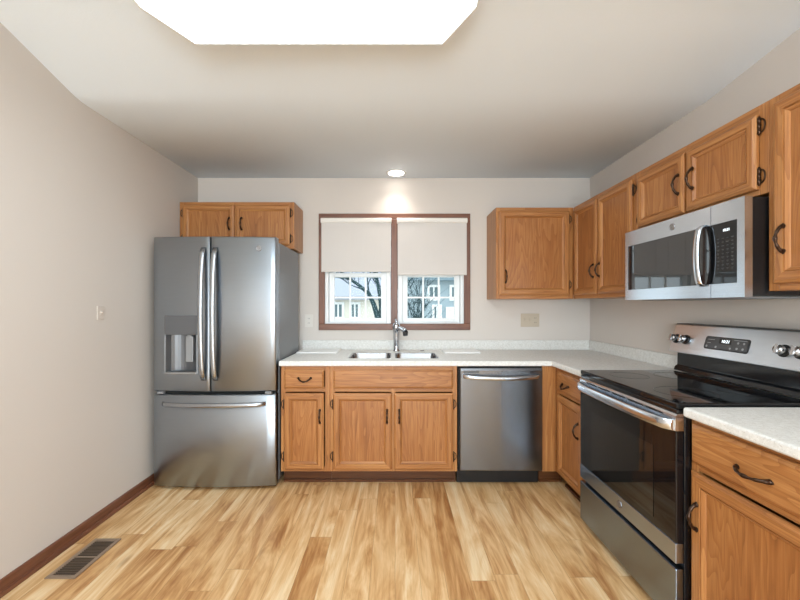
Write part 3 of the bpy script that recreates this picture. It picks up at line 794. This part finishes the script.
# oven door: black glass in a frame, vented steel top trim, bowed handle
U0, U1 = -RY1 + .001, -RY0 - .001
m = MB(); m.box(RFm, U0, U1, .362, .799, -.030, 0); od = m.build('oven_door', BLACKGLASS, t, bevel=.003)
m = MB(); m.box(RFm, -2.055, -1.565, .395, .700, .0003, .0016); m.build('oven_window', plain('oven_window_glass', (.012, .0115, .011), .04, 0, .7), od)
m = MB(); m.box(RFm, U0, U1, .284, .361, -.030, .001); ls = m.build('lower_trim', STEEL_TRIM, od, bevel=.002)
badge(right_frame(RX - .001), -1.80, .322, .0005, .017, ls)
m = MB(); prof = [(-.030, .800), (.001, .800), (.003, .806), (.001, .858), (-.008, .867), (-.030, .867)]
m.loops([[RFm(u, z, n) for n, z in prof] for u in (U0, U1)], 0, False); tt_ = m.build('top_trim', STEEL_BRIGHT_Y, od)
m = MB()
for k in range(5):
    a = U0 + .075 + k * .124; m.box(RFm, a, a + .105, .8475, .854, -.006, .0018)
m.build('vent_slots', DARKGAP, tt_)
m = MB(); n = 28; lp = []
for k in range(n + 1):
    tt = k / n; u = U0 + .006 + (U1 - U0 - .012) * tt; e = math.sin(math.pi * tt)
    out = .008 + .034 * (e ** .3) if 0 < tt < 1 else .006
    lp.append([RFm(u, .822 + .0225 * math.cos(a), out + .011 * math.sin(a)) for a in [2 * math.pi * j / 14 for j in range(14)]])
m.loops(lp, 0); m.build('handle', STEEL_BRIGHT_Y, od)
m = MB(); m.box(RFm, U0, U1, .868, .884, -.034, -.004); m.build('manifold_trim', BLACKGLOSS, t, bevel=.002)
m = MB(); m.box(RFm, U0, U1, .040, .262, -.030, .001); m.build('storage_drawer', STEEL_RANGE, t, bevel=.004)
# backguard
m = MB(); prof = [(1.655, .9105), (1.640, .915), (1.648, .935), (1.662, .945), (1.664, 1.03), (XR - .012, 1.03), (XR - .012, .9105)]
m.loops([[(x, y, z) for x, z in prof] for y in (RY0 + .004, RY1 - .004)], 0, False); bg = m.build('backguard', BLACKGLOSS, t, bevel=.002)
PX0, PZ0, PX1, PZ1 = 1.618, 1.022, 1.664, 1.182
m = MB(); prof = [(PX0, PZ0), (PX0 - .002, PZ0 + .004), (PX1 - .003, PZ1 - .004), (PX1, PZ1), (XR - .012, PZ1), (XR - .012, PZ0)]
m.loops([[(x, y, z) for x, z in prof] for y in (RY0 + .001, RY1 - .001)], 0, False); cp = m.build('control_panel', STEEL_PANEL, bg, bevel=.001)
m = MB(); m.box(XYZ, PX1 - .001, XR - .011, RY0, RY1, PZ1 + .0003, PZ1 + .004); m.build('panel_cap', BLACK, bg)
vv = Vector((PX1 - PX0 - .001, 0, PZ1 - PZ0 - .008)).normalized()
FPn = Frame((PX0 - .002, 0, PZ0 + .004), (0, -1, 0), vv, Vector((0, -1, 0)).cross(vv))
KN = plain('knob_steel', (.55, .55, .555), .25, 1.0)
for k, y in enumerate((2.150, 2.083, 1.556, 1.490)):
    m = MB(); m.lathe(FPn, (-y, .075), [(.027, .0), (.027, .004), (.023, .006)], 0, 24)
    ko = m.build('knob', BLACK, cp)
    m = MB(); m.lathe(FPn, (-y, .075), [(.021, .0065), (.0205, .030), (.018, .034), (.0, .0345)], 0, 24); m.box(FPn, -y - .006, -y + .006, .056, .094, .0345, .040)
    m.build('knob_grip', KN, ko)
m = MB(); rr = rrect(-1.952, -1.708, .040, .108, .012, 0)
m.loops([[FPn(x, y, -.001) for x, y, _ in rr], [FPn(x, y, .0022) for x, y, _ in rr]], 0, False); m.build('display_rim', BLACK, cp)
m = MB(); rr = rrect(-1.945, -1.715, .046, .102, .008, 0)
m.loops([[FPn(x, y, .0023) for x, y, _ in rr], [FPn(x, y, .0028) for x, y, _ in rr]], 0, False); ds = m.build('display_panel', plain('display_grey', (.075, .075, .077), .25), cp)
m = MB(); m.box(FPn, -1.868, -1.802, .074, .098, .0029, .0034); dk = m.build('clock_window', BLACKGLASS, ds)
text_mesh('clock_digits', '10:21', FPn, -1.832, .086, .0036, .021, DIGITS, ds)
m = MB(); PRINT = plain('grey_print', (.38, .38, .38), .5)
for a, b in ((-1.935, .055), (-1.880, .055), (-1.80, .055), (-1.765, .058), (-1.765, .085), (-1.735, .058), (-1.735, .085)):
    mm = MB(); mm.lathe(FPn, (a, b), [(.0055, .0028), (.0055, .0032)], 0, 12); mm.build('button', PRINT, ds)
for a0, a1, b0, b1 in ((-1.935, -1.895, .090, .0925), (-1.79, -1.722, .0965, .099), (-1.935, -1.915, .072, .0745)):
    mm = MB(); mm.box(FPn, a0, a1, b0, b1, .0028, .0032); mm.build('marking_line', PRINT, ds)

# ------------------------------------------------------------------ microwave
MX = 1.359; MF = right_frame(MX); MZ0, MZ1 = 1.322, 1.716; MU0, MU1 = -2.184, -1.438
t = thing('microwave', (1.55, 1.81, MZ0), 'stainless steel over-the-range microwave with black glass front', 'microwave')
m = MB(); m.box(XYZ, MX + .032, XR - .003, -MU1 + .004, -MU0 - .004, MZ0 + .004, MZ1 - .002); m.build('body', BLACK, t, bevel=.003)
m = MB(); m.box(XYZ, MX + .06, XR - .05, -MU1 + .06, -MU0 - .06, MZ0 - .004, MZ0 + .003); m.build('vent_filter', GREY_PLASTIC, t)
MS = -1.592
def framed_panel(name, u0, u1, hu0, hu1, hv0, hv1, mat, par):
    m = MB(); m2 = [u0, hu0, hu1, u1]
    m.box(MF, u0, u1, hv1, MZ1, -.031, 0); m.box(MF, u0, u1, MZ0, hv0, -.031, 0)
    if hu0 > u0: m.box(MF, u0, hu0, hv0, hv1, -.031, 0)
    if hu1 < u1: m.box(MF, hu1, u1, hv0, hv1, -.031, 0)
    return m.build(name, mat, par)
md_ = framed_panel('door', MU0, MS - .0012, -2.158, MS - .0012, 1.380, 1.633, STEEL_Y, t)
m = MB(); m.box(MF, -2.157, MS - .0015, 1.381, 1.632, -.028, -.002); mw = m.build('door_window', plain('tinted_door_glass', (.012, .012, .013), .03, 0, 1.0), md_)
mc = framed_panel('control_panel', MS + .0012, MU1, MS + .0012, -1.470, 1.380, 1.633, STEEL_Y, t)
m = MB(); m.box(MF, MS + .0015, -1.471, 1.381, 1.632, -.028, -.002); ms = m.build('keypad', BLACKGLASS, mc)
badge(MF, -1.815, 1.675, .0005, .017, md_)
text_mesh('clock_digits', '10:21', MF, -1.520, 1.600, -.0016, .015, DIGITS, ms)
m = MB(); 
for r in range(9):
    for c in range(4):
        w = .009 if (r + c) % 3 else .013
        a = -1.558 + c * .022; b = 1.568 - r * .0155
        m.box(MF, a - w / 2, a + w / 2, b - .0016, b + .0016, -.0019, -.0014)
        if r > 2: m.box(MF, a - .003, a + .003, b - .0056, b - .0040, -.0019, -.0014)
m.build('button_print', plain('faint_print', (.055, .055, .055), .5), ms)
m = MB(); n = 22; lp = []
for k in range(n + 1):
    tt = k / n; z = 1.372 + (1.640 - 1.372) * tt; e = math.sin(math.pi * tt)
    out = .012 + .024 * e ** .5 if 0 < tt < 1 else .004
    lp.append([MF(-1.628 + .0155 * math.cos(a), z, out + .008 * math.sin(a)) for a in [2 * math.pi * j / 14 for j in range(14)]])
m.loops(lp, 0); m.build('handle', STEEL_BRIGHT, md_)

# ------------------------------------------------------------------ ceiling fixture and downlight
FZ = 2.390
t = thing('ceiling_light', (-.32, 1.27, FZ), 'large lit white ceiling light with cut-off corners', 'ceiling light')
def octo(ins, z=None):
    x0, x1, y1, y0 = -.948 + ins, .308 - ins, 1.566 - ins, .98 + ins; cx, cy = .100, .190
    P = [(x0 + cx, y0), (x1 - cx, y0), (x1, y0 + cy), (x1, y1 - cy), (x1 - cx, y1), (x0 + cx, y1), (x0, y1 - cy), (x0, y0 + cy)]
    return [(x, y, (z if z is not None else ceil_z(x, y) - .003)) for x, y in P]
m = MB()
cb_ = lambda ins, dz: [(x, y, z - dz) for x, y, z in octo(ins)]
m.loops([cb_(.0, 0), octo(.0, FZ + .006), octo(.002, FZ), octo(.010, FZ - .001), octo(.012, FZ + .004)], 0, False, True, False)
m.build('frame', plain('white_fixture_frame', (.80, .80, .79), .4), t)
m = MB(); m.loops([octo(.0125, FZ + .004), octo(.02, FZ - .001), octo(.10, FZ - .007)], 0, False, True, True); m.build('diffuser', DIFFUSER, t)

t = thing('recessed_light', (.01, 3.17, H), 'round recessed ceiling downlight above the sink window', 'ceiling light')
m = MB(); m.lathe(XYZ, (.01, 3.17), [(.088, H - .0005), (.088, H - .004), (.080, H - .007), (.068, H - .006)], 0, 36)
m.build('trim_ring', plain('white_trim_ring', (.80, .80, .79), .4), t)
m = MB(); m.lathe(XYZ, (.01, 3.17), [(.067, H - .0045), (.067, H - .0068), (.03, H - .009)], 0, 36); m.build('lens', LENS, t)

# ------------------------------------------------------------------ plates on the walls, floor register
def plate(name, F, u, v, w, h, mat, label, cat, items, group=None):
    t = thing(name, F(u, v, 0), label, cat, group)
    m = MB(); m.box(F, u - w / 2, u + w / 2, v - h / 2, v + h / 2, .0005, .006); m.build('cover_plate', mat, t, bevel=.002)
    for kind, du in items:
        m = MB()
        if kind == 'toggle':
            m.box(F, u + du - .005, u + du + .005, v - .012, v + .012, .0062, .008); m.box(F, u + du - .004, u + du + .004, v, v + .010, .008, .017); m.build('toggle', mat, t)
        else:
            for dv in (-.020, .020):
                m = MB(); m.box(F, u + du - .014, u + du + .014, v + dv - .012, v + dv + .012, .0062, .0075); o = m.build('receptacle', mat, t)
                for dx in (-.006, .006):
                    m = MB(); m.box(F, u + du + dx - .0012, u + du + dx + .0012, v + dv - .004, v + dv + .005, .0076, .008); m.build('slot', BLACK, o)
    return t
plate('wall_outlet', BF, -.768, 1.155, .072, .115, OUTLET_W, 'white wall outlet between the refrigerator and the window', 'outlet', [('outlet', 0)])
plate('switch_plate', BF, 1.205, 1.160, .165, .118, IVORY, 'ivory triple switch and outlet plate under the back wall cabinet', 'switch plate', [('toggle', -.046), ('toggle', 0), ('outlet', .046)])
plate('wall_plate', left_frame(XL), 2.207, 1.245, .050, .080, PAINTED, 'small wall-coloured plate on the left wall', 'switch plate', [('toggle', 0)])

VENT = plain('bronze_register', (.19, .135, .095), .4, .5)
t = thing('floor_register', (-1.58, 1.895, 0), 'brown metal floor register beside the left baseboard', 'floor vent')
vx0, vx1, vy0, vy1 = -1.652, -1.508, 1.742, 2.040
m = MB(); e = .020
m.box(XYZ, vx0, vx0 + e, vy0, vy1, .0005, .006); m.box(XYZ, vx1 - e, vx1, vy0, vy1, .0005, .006); m.box(XYZ, vx0 + e, vx1 - e, vy0, vy0 + e, .0005, .006); m.box(XYZ, vx0 + e, vx1 - e, vy1 - e, vy1, .0005, .006)
m.box(XYZ, vx0 + e, vx1 - e, (vy0 + vy1) / 2 - .004, (vy0 + vy1) / 2 + .004, .0005, .0055)
m.build('frame', plain('register_frame', (.34, .25, .18), .4, .4), t, bevel=.0015)
m = MB(); m.box(XYZ, vx0 + e, vx1 - e, vy0 + e, vy1 - e, .0003, .0010); m.build('duct_opening', DARKGAP, t)
m = MB(); n = 22
for k in range(n):
    y = vy0 + e + .008 + (vy1 - vy0 - 2 * e - .016) * k / (n - 1); m.box(XYZ, vx0 + e, vx1 - e, y - .0018, y + .0018, .0012, .005)
m.build('louvers', VENT, t)

# ------------------------------------------------------------------ outdoors beyond the window
SNOW = wall_paint('pale_winter_lawn', (.50, .50, .45), .2, 3)
mb = MB(); mb.box(XYZ, -30, 30, YB + .6, 45, -.5, -.35); struct(mb, 'ground', SNOW)
SIDE_C = plain('cream_siding', (.80, .75, .66), .7); SIDE_B = plain('blue_grey_siding', (.36, .44, .48), .7); ROOF = plain('blue_grey_shingles', (.20, .27, .31), .8)
ROOF2 = plain('lavender_shingles', (.36, .38, .44), .8); PANE = plain('dark_window_glass', (.12, .18, .20), .4); TRIMW = plain('white_house_trim', (.88, .88, .87), .5)
def house(x0, x1, y0, y1, ze, zr, side, roof, wins, label):
    t = thing('house', ((x0 + x1) / 2, (y0 + y1) / 2, -.35), label, 'house', 'houses across the lawn')
    m = MB(); m.box(XYZ, x0, x1, y0, y1, -.349, ze)
    n = int((ze + .35) / .2)
    for k in range(n): m.box(XYZ, x0 - .012, x1 + .012, y0 - .012, y0 - .0005, -.35 + k * .2, -.35 + k * .2 + .012)
    m.build('siding', side, t)
    m = MB(); o_ = .4; ym = (y0 + y1) / 2
    prof = [(y0 - o_, ze - .08), (y0 - o_, ze + .06), (ym, zr), (y1 + o_, ze + .06), (y1 + o_, ze - .08)]
    m.loops([[(x, y, z) for y, z in prof] for x in (x0 - o_, x1 + o_)], 0, False); m.build('roof', roof, t)
    F = back_frame(y0)
    for a, b, c, d, k in wins:
        m = MB(); w = .10
        m.box(F, a - w, a, c - w, d + w, .001, .06); m.box(F, b, b + w, c - w, d + w, .001, .06); m.box(F, a, b, d, d + w, .001, .06); m.box(F, a, b, c - w, c, .001, .06)
        m.box(F, (a + b) / 2 - .03, (a + b) / 2 + .03, c, d, .021, .05)
        o = m.build('window' if k == 'w' else 'door', TRIMW, t)
        m = MB(); m.box(F, a, b, c, d, .001, .02); m.build('pane', PANE if k == 'w' else SIDE_C, o)
house(-3.4, -.46, 15, 19, 1.62, 2.9, SIDE_C, ROOF2, [(-2.45, -2.15, .85, 1.35, 'w'), (-1.75, -1.5, .85, 1.35, 'w')], 'pale cream house behind the tree seen through the left window')
house(.45, 4.4, 16, 21, 2.45, 4.4, SIDE_B, ROOF, [(1.50, 1.85, 1.62, 2.10, 'w'), (2.45, 2.80, 1.62, 2.10, 'w'), (1.70, 1.92, .55, 1.25, 'w'), (2.30, 2.90, .45, 1.15, 'd')], 'blue-grey house seen through the right window')
BARK = plain('wet_bark', (.035, .065, .072), .95, 0, .1)
t = thing('bare_tree', (-.55, 10, -.35), 'bare winter tree with forked trunk outside the left window', 'tree')
m = MB()
def P10(px, py, y=10.0): return Vector(((px - 395) * y / FPX, y, CAM_Z + (306 - py) * y / FPX))
base = P10(378.5, 320)
m.tube([(base.x, 10, -.349), (base.x, 10, .4), base, P10(374, 305), P10(369, 294), P10(360, 286), P10(350, 279), P10(341, 272), P10(333, 262)], [.13, .10, .085, .065, .055, .045, .035, .025, .012], 0, 10)
m.tube([base - Vector((0, 0, .15)), P10(381, 308), P10(380, 296), P10(378, 285), P10(374, 270), P10(372, 250)], [.06, .058, .055, .045, .035, .015], 0, 10)
m.build('trunk', BARK, t)
m = MB(); rnd = random.Random(3)
def twig(p, d, ln, r, lvl):
    pts = [p]; rs = [r]
    for k in range(4):
        d = (d + Vector((rnd.uniform(-.25, .25), rnd.uniform(-.2, .2), rnd.uniform(-.12, .22)))).normalized(); pts.append(pts[-1] + d * ln / 4); rs.append(r * (1 - .2 * (k + 1)))
    m.tube(pts, rs, 0, 6)
    if lvl:
        for q in pts[1:]:
            for sg in (1, -1):
                if rnd.random() < .75: twig(q, (d + Vector((sg * rnd.uniform(.4, 1), rnd.uniform(-.5, .5), rnd.uniform(-.1, .7)))).normalized(), ln * .6, r * .5, lvl - 1)
for px, py, dx, dz, ln, r in ((381, 297, .55, 1, 1.0, .035), (380, 298, .2, 1, 1.1, .03), (369, 294, -.1, 1, .9, .028), (360, 286, -1, .25, .8, .022), (352, 280, .1, 1, .7, .02), (378, 286, -.6, 1, .8, .025), (383, 300, .9, .7, 1.0, .025), (366, 291, -1, .55, .9, .02), (350, 279, -1, .0, .6, .015)):
    twig(P10(px, py), Vector((dx, 0, dz)).normalized(), ln, r, 2)
m.build('branches', BARK, t)
for px, ln, lb in ((415, 1.1, 'grey leafless shrub outside the right window'),):
    t2 = thing('bare_shrub', ((px - 395) * 12 / FPX, 12, -.35), lb, 'shrub')
    m = MB()
    for k in range(16):
        twig(Vector(((px - 395) * 12 / FPX + rnd.uniform(-.2, .2), 12 + rnd.uniform(-.3, .3), -.34)), Vector((rnd.uniform(-.35, .25), rnd.uniform(-.3, .3), 1)).normalized(), rnd.uniform(1.4, 2.6), .022, 1)
    m.build('branches', BARK, t2)
